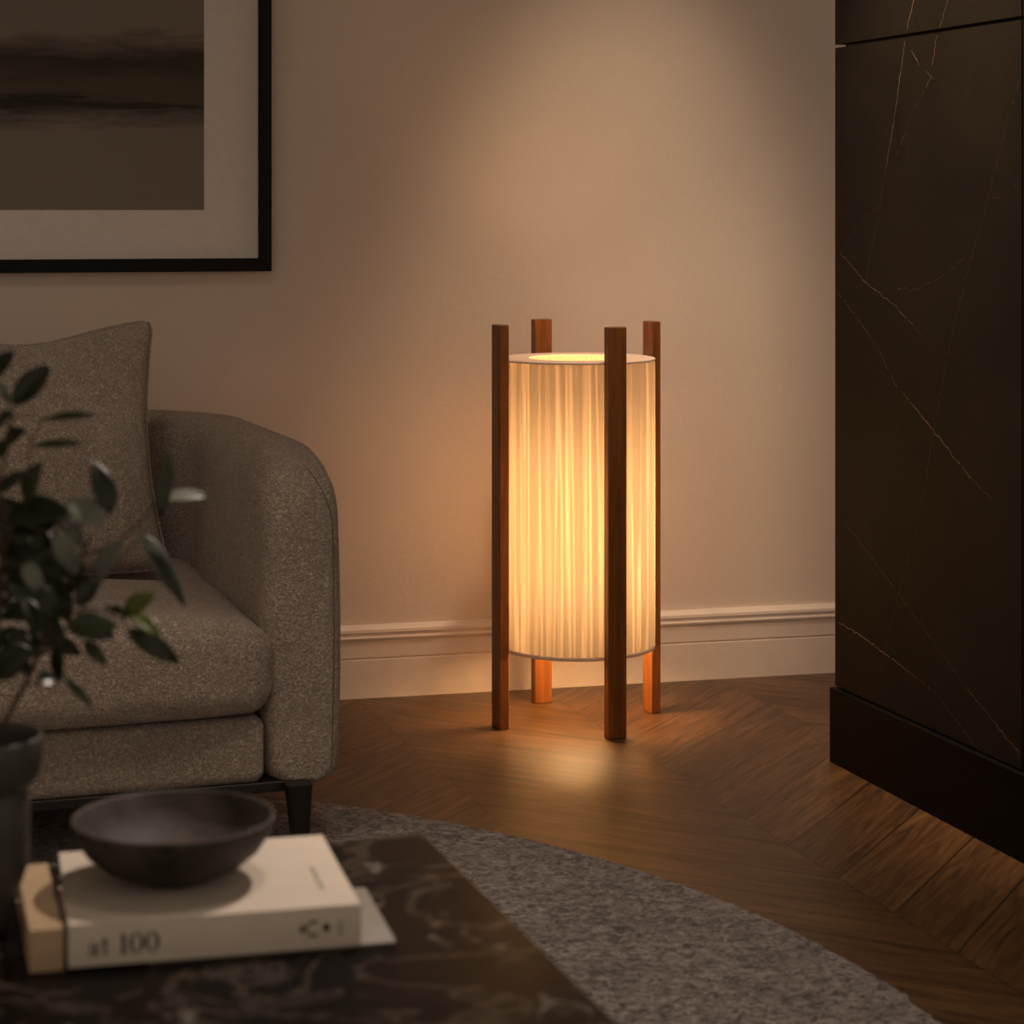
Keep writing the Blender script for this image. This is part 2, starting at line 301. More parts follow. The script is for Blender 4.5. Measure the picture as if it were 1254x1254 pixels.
STEMS = [[(0.1644,1.9153,0.5498),(0.1782,1.9107,0.5637),(0.1946,1.9053,0.5962),(0.2064,1.9013,0.6225),(0.2156,1.8983,0.6502),(0.2301,1.8935,0.6807),(0.2419,1.9001,0.7041),(0.2485,1.8874,0.723)],[(0.2064,1.9013,0.6225),(0.2209,1.8966,0.6295),(0.2301,1.8935,0.6447),(0.2525,1.8861,0.6766)],[(0.2156,1.8983,0.6502),(0.2472,1.8879,0.6606),(0.2735,1.8792,0.6502)],[(0.2419,1.9001,0.7041),(0.2764,1.8993,0.7165),(0.306,1.9,0.7474)],[(0.2301,1.8935,0.6807),(0.2617,1.8936,0.6901),(0.2924,1.894,0.7207)],[(0.1644,1.9153,0.5498),(0.1683,1.914,0.581),(0.1696,1.9135,0.6225),(0.1749,1.9118,0.6641),(0.1762,1.9113,0.7056),(0.1775,1.9109,0.7403),(0.1749,1.9118,0.7583),(0.1741,1.9331,0.7865),(0.1705,1.9238,0.8294),(0.163,1.9157,0.8511)],[(0.1762,1.9113,0.7056),(0.188,1.9074,0.7334),(0.1946,1.9053,0.75),(0.2052,1.9544,0.7931),(0.2147,1.9513,0.8165)],[(0.1749,1.9118,0.7583),(0.1811,1.9203,0.7946),(0.1864,1.9185,0.8322)],[(0.188,1.9074,0.7334),(0.2159,1.8771,0.7294),(0.2302,1.883,0.7541)],[(0.2159,1.8771,0.7294),(0.2472,1.8879,0.7334),(0.265,1.882,0.7417)],[(0.1644,1.9153,0.5498),(0.1551,1.9183,0.5948),(0.1453,1.9216,0.6433),(0.142,1.9227,0.6918),(0.1387,1.9237,0.7334),(0.142,1.9227,0.7888),(0.1453,1.9216,0.8442)],[(0.1946,1.9053,0.5962),(0.2143,1.8987,0.5976),(0.2275,1.8944,0.6031)]]
# ------------------------------------------------------------------ palette
SEAM_X = 1.107
FL = [(.040, .0185, .0066, 1), (.096, .047, .0175, 1), (.165, .086, .034, 1)]
RG = [(.08, .066, .058, 1), (.25, .212, .19, 1), (.42, .365, .33, 1)]
ST = [(.011, .0085, .0062, 1), (.026, .0205, .0142, 1)]
SH_T = (1.0, .83, .63, 1); SH_D = (.80, .70, .58, 1)
AR = [(.24, .20, .165, 1), (.05, .044, .026, 1), (.095, .076, .05, 1), (.18, .145, .115, 1), (.03, .03, .017, 1), (.27, .23, .195, 1)]
WALL = m_wall()
BOUCLE = m_fabric('boucle_fabric', (.38, .295, .222, 1), (.90, .74, .60, 1))
BOUCLE2 = m_fabric('pillow_fabric', (.38, .295, .224, 1), (.90, .745, .605, 1), 1.05)
SEAMM = plain('seam_thread', (.15, .115, .088, 1), .95, .1)
FLOOR = m_floor(); RUG = m_rug(); MARBLE = m_marble(); STONE = m_stone(); SHADE = m_shade(); ART = m_art()
VEIN = plain('gold_vein', (.19, .125, .065, 1), .4, .4, 60, .5); VEIN2 = plain('faint_vein', (.065, .045, .026, 1), .4, .4, 60, .5)
WOOD = m_wood('warm_teak', (.13, .042, .010, 1), (.245, .085, .021, 1), (.34, .128, .036, 1))
HEM = m_hem()
WHITE = plain('painted_trim', (.80, .70, .61, 1), .5, .35, 30, .04)
CEIL = plain('ceiling_paint', (.75, .72, .68, 1), .9, .2)
BLACKF = plain('black_frame', (.0035, .003, .0025, 1), .45, .15); MATB = plain('mat_board', (.80, .74, .70, 1), .85, .2, 80, .03)
PLINTH = plain('black_lacquer', (.006, .0055, .005, 1), .5, .05); DARK = plain('black_metal', (.012, .011, .010, 1), .4, .4)
CERAM = plain('dark_ceramic', (.044, .036, .030, 1), .6, .16, 22, .6, bump=.15)
POTM = plain('charcoal_stoneware', (.042, .038, .034, 1), .55, .4, 30, .3, bump=.2)
SOIL = plain('soil', (.012, .009, .006, 1), .95, .1, 200, .5, bump=.8)
BARK = plain('bark', (.065, .038, .020, 1), .8, .2, 60, .4)
COVER = plain('cream_cover', (.58, .51, .43, 1), .45, .4, 25, .04); PAGES = plain('page_block', (.60, .54, .45, 1), .9, .1, 200, .12)
TAN = plain('tan_cover', (.42, .30, .18, 1), .6, .3, 30, .1); INK = plain('ink', (.018, .016, .014, 1), .6, .3); INK2 = plain('grey_ink', (.22, .19, .16, 1), .6, .3)
GREY = plain('grey_paper', (.20, .18, .16, 1), .5, .4, 40, .05)
BRASS = plain('brass', (.55, .38, .16, 1), .35, .5, metal=1)
BULB = m_emit('warm_bulb', (1.0, .55, .225, 1), BULB_E)
LEAF = [m_leaf('leaf_dark', (.012, .017, .005, 1), (.022, .028, .010, 1)), m_leaf('leaf_mid', (.026, .033, .010, 1), (.036, .043, .016, 1)),
        m_leaf('leaf_pale_sheen', (.15, .165, .13, 1), (.19, .205, .165, 1), .45), m_leaf('leaf_young', (.085, .105, .018, 1), (.10, .12, .03, 1))]  # pale leaves: underside colour, brightened further to stand in for missing sheen
# ------------------------------------------------------------------ the setting
struct('floor', *(lambda b: (b.v, b.f))(Geo().box(-2.6, 3.2, -.6, 5.0, -.03, 0)), FLOOR)
WA = math.radians(-4.212); WO = Vector((1.0886, 4.3797, 0)); wd = Vector((math.cos(WA), math.sin(WA), 0)); wn = Vector((-math.sin(WA), math.cos(WA), 0))
def wallspace(o): o.location = WO; o.rotation_euler = (0, 0, WA); return o
b = Geo().box(-3.65, 2.1, 0, .12, 0, 2.6); wallspace(struct('wall_back', b.v, b.f, WALL))
b = Geo().box(-2.6, 3.2, -.6, 5.0, 2.6, 2.7); struct('ceiling', b.v, b.f, CEIL)
# left wall with a tall window opening onto the warm fill world
b = Geo(); X0, X1 = -2.6, -2.48
b.box(X0, X1, -.6, .9, 0, 2.6).box(X0, X1, 2.5, 4.64, 0, 2.6).box(X0, X1, .9, 2.5, 0, .5).box(X0, X1, .9, 2.5, 2.35, 2.6)
struct('wall_left', b.v, b.f, WALL)
b = Geo()
for y0, y1 in ((.9, .96), (1.67, 1.73), (2.44, 2.5)): b.box(-2.57, -2.51, y0, y1, .5, 2.35)
b.box(-2.57, -2.51, .9, 2.5, .5, .56).box(-2.57, -2.51, .9, 2.5, 2.29, 2.35)
struct('window_1', b.v, b.f, WHITE)
# baseboard profile (offset from the wall, height)
prof = [(0, 0), (.013, 0), (.013, .0775), (.0105, .079), (.0105, .0815), (.013, .083), (.013, .118), (.0165, .1195), (.0175, .1235), (.0155, .127), (.0155, .1300), (.0175, .1345), (.0165, .1400), (.010, .1445), (.007, .1480), (0, .1480)]
v = []; n = len(prof)
for s in (-3.6, 2.1):
    v += [(s, -d, z) for d, z in prof]
wallspace(struct('baseboard_back', v, [(i, (i + 1) % n, n + (i + 1) % n, n + i) for i in range(n)] + [tuple(range(n)), tuple(range(n, 2 * n))], WHITE, smooth=True, angle=25))
# ------------------------------------------------------------------ framed picture on the wall
pic = thing('framed_picture', 'large landscape print with wide white mat in thin black frame hung above the sofa', 'picture', (0, 0, 0))
wallspace(pic)
S0, S1, Z0, Z1 = -1.75, -.1533, .8733, 1.98; fwid = .0262
fr = Geo()
def mitre(g_, a, b_, c, d):
    """four mitred bars between the outer rectangle a..b and the inner one c..d, 24 mm deep"""
    o = [(a[0], a[1]), (b_[0], a[1]), (b_[0], b_[1]), (a[0], b_[1])]; i = [(c[0], c[1]), (d[0], c[1]), (d[0], d[1]), (c[0], d[1])]
    for k in range(4):
        p, q, r_, s_ = o[k], o[(k + 1) % 4], i[(k + 1) % 4], i[k]
        vv = [(x, yy, z) for yy in (-.030, -.004) for x, z in (p, q, r_, s_)]
        g_.add(vv, [(0, 1, 2, 3), (4, 7, 6, 5), (0, 4, 5, 1), (1, 5, 6, 2), (2, 6, 7, 3), (3, 7, 4, 0)])
mitre(fr, (S0, Z0), (S1, Z1), (S0 + fwid, Z0 + fwid), (S1 - fwid, Z1 - fwid)); fr.build('frame', BLACKF, pic, bevel=.0012)
Geo().box(S0 + .02, S1 - .02, -.018, -.005, Z0 + .02, Z1 - .02).build('mat_board', MATB, pic)
Geo().box(S0 + .135, -.2877, -.0190, -.0175, .9967, Z1 - .125).build('print', ART, pic)
# ------------------------------------------------------------------ sofa
sofa = thing('sofa', 'beige boucle sofa with rounded arm on black legs against the wall', 'sofa', (-.235, 3.80, 0))
def off(vs): return [(x + .235, y - 3.80, z) for x, y, z in vs]
XC = -.235
def arm_section(c, nrm, w, zt, zb=.113):
    """rounded upright slab section at centre c, inward normal nrm"""
    pts = []; rt_ = min(.056, w * .48); rb = min(.022, w * .42)
    h = w / 2
    prof_ = [(-h + rb, zb), (-h + rb * .27, zb + rb * .32), (-h, zb + rb)]
    hz = zt - .085
    for k in range(1, 5): prof_.append((-h - .004 * math.sin(PI * k / 5), zb + rb + (hz - zb - rb) * k / 5))
    for k in range(13):
        a = PI - PI * k / 12
        ca, sa = math.cos(a), math.sin(a)
        prof_.append((h * math.copysign(abs(ca) ** .72, ca), hz + .085 * abs(sa) ** .80))
    for k in range(4, 0, -1): prof_.append((h + .004 * math.sin(PI * k / 5), zb + rb + (hz - zb - rb) * k / 5))
    prof_ += [(h, zb + rb), (h - rb * .27, zb + rb * .32), (h - rb, zb)]
    return [(c[0] + nrm[0] * u, c[1] + nrm[1] * u, z) for u, z in prof_]
def arm(sign):
    W0, ZT = .122, .626; xa = 1.003; secs = []
    fx = lambda x: XC + sign * x
    yf, yc, R = 3.337, 3.93, .27
    st = [0, .0004, .0012, .003, .006, .010, .016, .024, .034, .046, .060, .078, .10, .13, .165, .21, .27, .35, .45, yc - yf]
    for s in st:
        k = min(s / .055, 1); w = W0 * (.42 + .58 * (1 - (1 - k) ** 2.4) ** (1 / 2.4))
        q = min(s / .19, 1); zt = .530 + (ZT - .530) * (1 - (1 - q) ** 2.2) ** (1 / 2.2)
        if s > .2: zt -= .006 * ((s - .2) / .4)
        secs.append(arm_section((fx(xa), yf + s), (-sign, 0), w, zt))
    for k in range(1, 11):
        a = PI / 2 * k / 10; t = k / 10
        secs.append(arm_section((fx(xa - R * (1 - math.cos(a))), yc + R * math.sin(a)), (-sign * math.cos(a), -math.sin(a)), W0 + .05 * t, min(.621, .623 - .002 * t)))
    xe = xa - R
    for x in (xe - .06, xe - .14): secs.append(arm_section((fx(x), yc + R), (0, -1), W0 + .05, .621))
    m_ = len(secs[0]); v = [p for s in secs for p in s]
    f = grid_faces(len(secs), m_, cv=True) + [tuple(range(m_)), tuple(range((len(secs) - 1) * m_, len(secs) * m_))]
    o = mesh('arm', off(v), f, BOUCLE, sofa)
    # welt seam where the front panel meets the outer side
    bvh = BVHTree.FromPolygons([Vector(p) for p in v], f); sp = []
    for k in range(36):
        t = k / 35; z = .130 + .462 * t; u = .041 + .004 * math.sin(PI * t) - .030 * max(0, (t - .80) / .20) ** 2
        hit = bvh.ray_cast(Vector((fx(xa + u), 3.0, z)), Vector((0, 1, 0)))[0]
        if hit is not None: sp.append((hit.x, hit.y, hit.z))
    tv, tf = tube(sp, .0011, 6); mesh('seam', off(tv), tf, SEAMM, o)
arm(1); arm(-1)
# backrest between the two curved arms
secs = []
for k in range(25):
    x = XC - .62 + 1.24 * k / 24; secs.append(arm_section((x, 4.20), (0, -1), .178, .6235))
m_ = len(secs[0]); mesh('backrest', off([p for s in secs for p in s]), grid_faces(25, m_, cv=True) + [tuple(range(m_)), tuple(range(24 * m_, 25 * m_))], BOUCLE, sofa)
# front rail
v, f = rbox((XC, 3.60, .166), (.940, .262, .051), .018, 5, 20); mesh('front_rail', off(v), f, BOUCLE, sofa)
# two seat cushions
def cushion(cx):
    hx, hy, hz = .4785, .36, .0725
    v, f = rbox((0, 0, 0), (hx, hy, hz), .046, 7, 16)
    out = []
    for x, y, z in v:
        u, w = x / hx, y / hy
        if z > 0: z += .022 * (1 - abs(u) ** 2.6) * (1 - .5 * max(0, w) ** 2) * (z / hz) + .004 * math.sin(6 * u + 2 * w)
        r = (max(0, abs(u) - .62) / .38)                               # the ends draw in and drop
        if z > 0: z -= .013 * r ** 2.2 * (z / hz)
        px_, py_ = cx + x, 3.660 + y                                   # the pillow presses into the seat
        if z > 0: z -= .026 * max(0, 1 - abs((px_ - .385) / .34) ** 6) * math.exp(-((py_ - 3.835) / .075) ** 2) * (z / hz)
        y += -.010 * (1 - u * u) * (1 if y < 0 else 0) + .016 * r ** 2.5 * (1 if y < 0 else 0)
        out.append((cx + x, 3.660 + y, .2955 + z))
    o = mesh('seat_cushion', off(out), f, BOUCLE, sofa)
    sp = []
    for k in range(41):
        u = -.93 + 1.86 * k / 40; r = (max(0, abs(u) - .62) / .38)
        sp.append((cx + u * hx, 3.660 - hy - .010 * (1 - u * u) + .016 * r ** 2.5 + .0075, .2505))
    tv, tf = tube(sp, .0010, 6); mesh('seam', off(tv), tf, SEAMM, o)
cushion(.243); cushion(-.713)
Geo().box(-.985, .985, -.462, .42, .101, .117).build('base_frame', DARK, sofa, bevel=.002)
for sx in (-1, 1):
    for y in (3.318, 4.16):
        zb = .0125 if y < 3.9 else 0.0
        v = []; x = XC + sx * .990
        for z, hw, sh in ((.118, .0215, 0), (.10, .0195, .001), (zb, .0125, .004)):
            for k in range(16):
                a = 2 * PI * k / 16; ca, sa = math.cos(a), math.sin(a)
                v.append((x - .004 + sx * sh + hw * math.copysign(abs(ca) ** .6, ca), y + hw * math.copysign(abs(sa) ** .6, sa), z))
        mesh('leg', off(v), grid_faces(3, 16, cv=True) + [tuple(range(16)), tuple(range(32, 48))], DARK, sofa, angle=50)
# ------------------------------------------------------------------ throw pillow
PW, PH, PT = .50, .45, .085
def pillow_mesh():
    n = 44; v = []; f = []
    for side in (1, -1):
        for i in range(n + 1):
            for j in range(n + 1):
                u, w = 2 * i / n - 1, 2 * j / n - 1
                e = max(0.0, (1 - u * u) * (1 - w * w)); t = PT * e ** .42
                du = 1 - .105 * (1 - w * w) ** 1.0 * abs(u) ** 2.2; dw = 1 - (.095 if w > 0 else .012) * (1 - u * u) ** 1.0 * abs(w) ** 2.2   # sides pull in, corners stick out
                x = u * PW / 2 * du; y = w * PH / 2 * dw; cr_ = 1 - .040 * (abs(u) * abs(w)) ** 14; x *= cr_; y *= cr_
                y -= .020 * math.exp(-((u - .1) / .42) ** 2) * (.5 + .5 * w)
                t += .0045 * noise.noise(Vector((u * 2.2 + 3, w * 2.2, side))) * min(1, e * 4)
                t += -.010 * math.exp(-((u - .62) ** 2 / .01 + (w - .80) ** 2 / .03)) * side
                v.append((x, -side * t, y))
    N = (n + 1) ** 2
    for s in (0, 1):
        for i in range(n):
            for j in range(n):
                a = s * N + i * (n + 1) + j; f.append((a, a + n + 1, a + n + 2, a + 1))
    return v, f
v, f = pillow_mesh()
pil = mesh('throw_pillow', v, f, BOUCLE2); tag(pil, 'square beige textured throw pillow leaning on the sofa back beside the arm', 'pillow')
bm = bmesh.new(); bm.from_mesh(pil.data); bmesh.ops.remove_doubles(bm, verts=bm.verts, dist=1e-5); bmesh.ops.recalc_face_normals(bm, faces=bm.faces); bm.to_mesh(pil.data); bm.free()
pil.location = (.385, 3.890, .582); pil.rotation_euler = (math.radians(-17), math.radians(-1.5), math.radians(-2))
rim = []
for a, b_, c, d in ((-1, -1, 1, -1), (1, -1, 1, 1), (1, 1, -1, 1), (-1, 1, -1, -1)):
    for k in range(24):
        t = k / 24; u = a + (c - a) * t; w = b_ + (d - b_) * t
        du = 1 - .105 * (1 - w * w) * abs(u) ** 2.2; dw = 1 - (.095 if w > 0 else .012) * (1 - u * u) * abs(w) ** 2.2
        cr_ = 1 - .040 * (abs(u) * abs(w)) ** 14
        rim.append((u * PW / 2 * du * cr_, 0, w * PH / 2 * dw * cr_ - .020 * math.exp(-((u - .1) / .42) ** 2) * (.5 + .5 * w)))
tv, tf = tube(rim + rim[:1], .0026, 6); mesh('piping', tv, tf, BOUCLE2, pil)
# ------------------------------------------------------------------ floor lamp
LX, LY = 1.4747, 4.0532
lamp = thing('floor_lamp', 'lit cylindrical floor lamp with pleated cream shade held between four wooden posts', 'lamp', (LX, LY, 0))
RS, ZB, ZT = .1515, .145, .706
n = 720; v = []; zs = [ZB + (ZT - ZB) * k / 24 for k in range(25)]
for i in range(n):
    a = 2 * PI * i / n
    w = .0011 * math.sin(a * 60 + 1.3 * math.sin(a * 7)) + .0007 * math.sin(a * 37 + 1)
    for z in zs:
        r = RS + w * (1 if ZB + .01 < z < ZT - .01 else .2); v.append((r * math.cos(a), r * math.sin(a), z))
shade = mesh('lamp_shade', v, grid_faces(n, 25, cu=True), SHADE, lamp)
lv, lf = lathe([(RS + .0008, ZT - .002), (RS + .0012, ZT + .001), (RS - .001, ZT + .0022), (.0965, ZT + .0022), (.0950, ZT + .0012), (.0965, ZT + .0004), (RS - .002, ZT + .0002), (RS - .0008, ZT - .002)], 128)
n_ = len(lv) // 8; lf += [(i * 8 + 7, i * 8, ((i + 1) % n_) * 8, ((i + 1) % n_) * 8 + 7) for i in range(n_)]
o = mesh('top_ring', lv, lf, HEM, shade, angle=40)
lv, lf = lathe([(RS + .0006, ZB + .0065), (RS + .0013, ZB + .005), (RS + .0011, ZB - .0005), (RS + .0004, ZB - .001)], 128)
mesh('hem', lv, lf, HEM, shade)
for k in range(4):
    a = math.radians(-84 + 90 * k); ct, cr = .0192, .0105
    g_ = Geo().box(-cr, cr, -ct, ct, .0, .776)
    o = g_.build('post', WOOD, lamp, bevel=.0022, seg=2)
    o.location = (.1645 * math.cos(a), .1645 * math.sin(a), 0); o.rotation_euler = (0, 0, a)
    tv, tf = tube([(.156 * math.cos(a), .156 * math.sin(a), .172), (.012 * math.cos(a), .012 * math.sin(a), .172)], .002, 8)
    mesh('spoke', tv, tf, BRASS, lamp)
lv, lf = lathe([(0, .160), (.016, .160), (.016, .198), (.0, .198)], 32); mesh('bulb_socket', lv, lf, BRASS, lamp, angle=40)
lv, lf = lathe([(0, .1985), (.030, .199), (.038, .205), (.040, .22), (.040, BULB_T - .04), (.030, BULB_T - .010), (0, BULB_T)], 40); mesh('light_bulb', lv, lf, BULB, lamp)
# ------------------------------------------------------------------ stone clad cabinet
cab = thing('cabinet', 'tall dark stone clad cabinet with gold veins and black plinth at the right', 'cabinet', (2.1, 2.6, 0))
def co_(vs): return [(x - 2.1, y - 2.6, z) for x, y, z in vs]
Y0, Y1, YJ = 1.75, 3.6005, 2.966
b = Geo().box(1.822, 2.45, Y0 + .02, Y1 - .010, .10, 2.6); b.v = co_(b.v); b.build('carcass', DARK, cab)
b = Geo().box(1.7965, 2.45, Y0, Y1 + .004, 0, .1345); b.v = co_(b.v); b.build('plinth', PLINTH, cab, bevel=.0015)
VN = [[(3.309, 1.35), (3.337, 1.293), (3.375, 1.159), (3.431, 1.001), (3.48, 0.871)],
[(3.194, 1.34), (3.234, 1.276), (3.253, 1.214), (3.317, 1.156), (3.381, 1.076)],
[(2.975, 1.195), (3.016, 1.126), (3.068, 1.014), (3.131, 0.895), (3.188, 0.782), (3.298, 0.463), (3.363, 0.344), (3.449, 0.142)],
[(3.581, 0.919), (3.477, 0.868), (3.381, 0.835), (3.261, 0.78)],
[(3.587, 0.848), (3.455, 0.769), (3.372, 0.7), (3.245, 0.633), (3.126, 0.571), (3.05, 0.538)],
[(3.366, 0.863), (3.317, 0.862), (3.226, 0.882), (3.128, 0.927)],
[(3.06, 1.014), (3.002, 1.028), (2.974, 1.040)],
[(3.561, 0.437), (3.363, 0.344), (3.152, 0.238), (2.974, 0.160)],
[(3.587, 0.254), (3.498, 0.246), (3.395, 0.229), (3.229, 0.2), (3.108, 0.142)],
[(3.581, 0.919), (3.552, 0.94), (3.483, 0.99), (3.434, 1.0)], [(3.317, 1.266), (3.289, 1.239)], [(3.267, 1.23), (3.239, 1.212)]]
VW = [1.0, .85, .75, .9, 1.2, .8, .7, .95, 1.5, .6, .9, .9]
VBR = [[1, 1, .8, .4, .2], [.6, .6, .6, .4, .2], [.3, .45, .5, .5, .35, .3, .2, .1], [.9, .8, 1, .2], [.35, .3, .35, 1, .6, .2], [.6, .3, .3, .3], [.25, .25, .3], [.5, .55, .5, .9], [.8, 1.3, .7, .35, .3], [.4, .3, .25, .2], [.9, .7], [.9, .5]]
rv = random.Random(4)
def panel(y0, y1, z0, z1, veins):
    gx = Geo().box(1.806, 1.826, y0, y1, z0, z1)
    for P, wd_, br in veins:
        pts = []
        for i in range(len(P) - 1):
            (ya, za), (yb, zb) = P[i], P[i + 1]; L = math.hypot(yb - ya, zb - za); m2 = max(2, int(L / .008))
            for k in range(m2 + (i == len(P) - 2)):
                t = k / m2; pts.append((ya + (yb - ya) * t + rv.gauss(0, .0012), za + (zb - za) * t + rv.gauss(0, .0012), br[i] + (br[i + 1] - br[i]) * t))
        for (ya, za, ba), (yb, zb, bb) in zip(pts, pts[1:]):
            br_ = (ba + bb) / 2
            if rv.random() > .55 + .6 * br_: continue
            if min(ya, yb) < y0 + .002 or max(ya, yb) > y1 - .001 or min(za, zb) < z0 + .001 or max(za, zb) > z1 - .001: continue
            L = math.hypot(yb - ya, zb - za) + 1e-6; ny, nz = -(zb - za) / L, (yb - ya) / L; w = .00047 * wd_ * (.7 + .8 * rv.random()) * (.8 + .4 * br_)
            gx.add([(1.80585, ya + ny * w, za + nz * w), (1.80585, yb + ny * w, zb + nz * w), (1.80585, yb - ny * w, zb - nz * w), (1.80585, ya - ny * w, za - nz * w)], [(0, 1, 2, 3)], 1 if br_ > .55 else 2)
    gx.v = co_(gx.v); gx.build('stone_panel', [STONE, VEIN, VEIN2], cab)
lo = list(zip(VN, VW, VBR))
more = [([(y - .63, z) for y, z in P], w, br) for P, w, br in lo]
panel(YJ + .003, Y1, .1375, 1.2895, lo); panel(Y0, YJ - .002, .1375, 1.2895, more)
panel(YJ + .003, Y1, 1.2955, 2.6, [([(3.337, 1.293), (3.309, 1.35), (3.27, 1.5), (3.24, 1.75)], 1, [1, 1, .8, .5]), ([(3.234, 1.276), (3.194, 1.34), (3.12, 1.55)], .85, [.6, .6, .4])])
panel(Y0, YJ - .002, 1.2955, 2.6, [])
# ------------------------------------------------------------------ rug
RX, RY, RR = -.1801, 2.4807, 1.5206
rr_ = random.Random(2); v = [(0, 0, .0115)]; f = []; n = 720; rings = [.3, .6, .9, 1.2, 1.4, 1.49, 1.512]
edge = [RR + rr_.gauss(0, .0016) + .004 * math.sin(5 * 2 * PI * i / n + 1) for i in range(n)]
for r in rings: v += [(r * math.cos(2 * PI * i / n), r * math.sin(2 * PI * i / n), .0115 + rr_.gauss(0, .0002)) for i in range(n)]
v += [(edge[i] * math.cos(2 * PI * i / n), edge[i] * math.sin(2 * PI * i / n), .007 + rr_.gauss(0, .001)) for i in range(n)]
v += [((edge[i] - .002) * math.cos(2 * PI * i / n), (edge[i] - .002) * math.sin(2 * PI * i / n), .0) for i in range(n)]
f += [(0, 1 + i, 1 + (i + 1) % n) for i in range(n)]
for k in range(len(rings) + 1): f += [(1 + k * n + i, 1 + (k + 1) * n + i, 1 + (k + 1) * n + (i + 1) % n, 1 + k * n + (i + 1) % n) for i in range(n)]
rug = mesh('rug', v, f, RUG); rug.location = (RX, RY, 0); tag(rug, 'large round grey brown textured rug under the coffee table and sofa front', 'rug')
# ------------------------------------------------------------------ coffee table
TZ = .38
tab = thing('coffee_table', 'low coffee table with polished dark veined marble top in the foreground', 'table', (.16, 1.62, 0))
def rrect(x0, x1, y0, y1, r, n=10):
    p = []
    for cx, cy, a0 in ((x1 - r, y1 - r, 0), (x0 + r, y1 - r, 90), (x0 + r, y0 + r, 180), (x1 - r, y0 + r, 270)):
        p += [(cx + r * math.cos(math.radians(a0 + 90 * k / n)), cy + r * math.sin(math.radians(a0 + 90 * k / n))) for k in range(n + 1)]
    return p
def slab(x0, x1, y0, y1, z0, z1, r, e):
    v = []; lay = [(e, z0), (e * .3, z0 + e * .3), (0, z0 + e), (0, z1 - e), (e * .3, z1 - e * .3), (e, z1)]
    for d, z in lay: v += [(x, y, z) for x, y in rrect(x0 + d, x1 - d, y0 + d, y1 - d, max(r - d, .001))]
    n = len(v) // 6
    return v, grid_faces(6, n, cv=True) + [tuple(range(n)), tuple(range(5 * n, 6 * n))]
v, f = slab(-.44, .4435, -.62, .487, TZ - .03, TZ, .012, .003); mesh('tabletop', v, f, MARBLE, tab, angle=40)
for x in (-.34, .34):
    for y in (-.5, .36):
        Geo().box(x - .025, x + .025, y - .025, y + .025, .0122, TZ - .029).build('leg', DARK, tab, bevel=.002)
Geo().box(-.36, .36, -.52, .38, TZ - .07, TZ - .0295).build('apron', DARK, tab, bevel=.002)
# ------------------------------------------------------------------ books and magazine
def closed_book(name, label, w, d, h, loc, rz, cover, t=.0022, group=None):
    """a hardback lying flat, spine towards -y; origin at its front left bottom corner"""
    bk = thing(name, label, 'book', loc, rz, group)
    g_ = Geo(); n = 8
    g_.box(0, w, .004, d, 0, t).box(0, w, .004, d, h - t, h)
    v = []
    for x in (0, w):
        for rr, o_ in ((0, 0), (t, 1)):
            pass
    # gently rounded spine
    so = [(-.0012 * math.sin(PI * k / n) + .0005, h * k / n) for k in range(n + 1)]; si = [(.006, t + (h - 2 * t) * k / n) for k in range(n + 1)]
    v = [(x, y, z) for x in (0, w) for y, z in so + si]; m = 2 * (n + 1); ff = []
    for k in range(n):
        ff.append((k, k + 1, m + k + 1, m + k)); a = n + 1 + k; ff.append((a, m + a, m + a + 1, a + 1))
        for q in (0, m): ff.append((q + k, q + a, q + a + 1, q + k + 1))
    g_.add(v, ff); g_.build('cover', cover, bk, bevel=.0007, seg=2)
    g2 = Geo().box(.003, w - .003, .0055, d - .004, t * .9, h - t * .9); g2.build('page_block', PAGES, bk)
    return bk
mag = mesh('magazine', *slab(.065, .2715, .0025, .155, 0, .0022, .002, .0004), GREY, angle=40); mag.location = (.2201, 1.8140, TZ); mag.rotation_euler = (0, 0, math.radians(-4.6))
tag(mag, 'thin grey magazine lying on the marble table, its corner showing under the cream book', 'magazine')
BZ = TZ + .0024
book = closed_book('book', 'thick cream hardback book with at l00 on its spine, under the dark bowl', .2412, .2140, .0335, (.2201, 1.8140, BZ), math.radians(-4.6), COVER)
def glyph(parts, s): return [[(x * s, z * s) for x, z in p] for p in parts]
def ring(cx, cz, rx, rz, ix, iz, n=28):
    """quads of an elliptical ring"""
    q = []
    for k in range(n):
        a, b_ = 2 * PI * k / n, 2 * PI * (k + 1) / n
        q.append([(cx + rx * math.cos(a), cz + rz * math.sin(a)), (cx + rx * math.cos(b_), cz + rz * math.sin(b_)), (cx + ix * math.cos(b_), cz + iz * math.sin(b_)), (cx + ix * math.cos(a), cz + iz * math.sin(a))])
    return q
def rect(x0, x1, z0, z1): return [[(x0, z0), (x1, z0), (x1, z1), (x0, z1)]]
GL = {'a': rect(.29, .43, .06, .50) + ring(.22, .20, .21, .20, .10, .15) + ring(.22, .50, .20, .18, .10, .13)[:16] + rect(.40, .52, 0, .06) + ring(.06, .50, .06, .06, 0, 0, 12),
      't': rect(.12, .24, .08, .86) + rect(0, .40, .58, .64) + ring(.26, .12, .14, .12, .06, .08)[14:26] + [[(.12, .86), (.02, .62), (.12, .62), (.24, .86)]],
      'l': rect(.10, .29, .04, .96) + rect(.0, .39, 0, .05) + rect(0, .2, .93, 1.0),
      '0': ring(.34, .5, .35, .52, .17, .47)}
def word(txt, s, gap):
    q = []; x = 0; adv = {'a': .53, 't': .42, 'l': .42, '0': .70, ' ': .34}
    for ch in txt:
        for p in GL.get(ch, []): q.append([((x + a) * s, z * s) for a, z in p])
        x += adv[ch] + gap
    return q
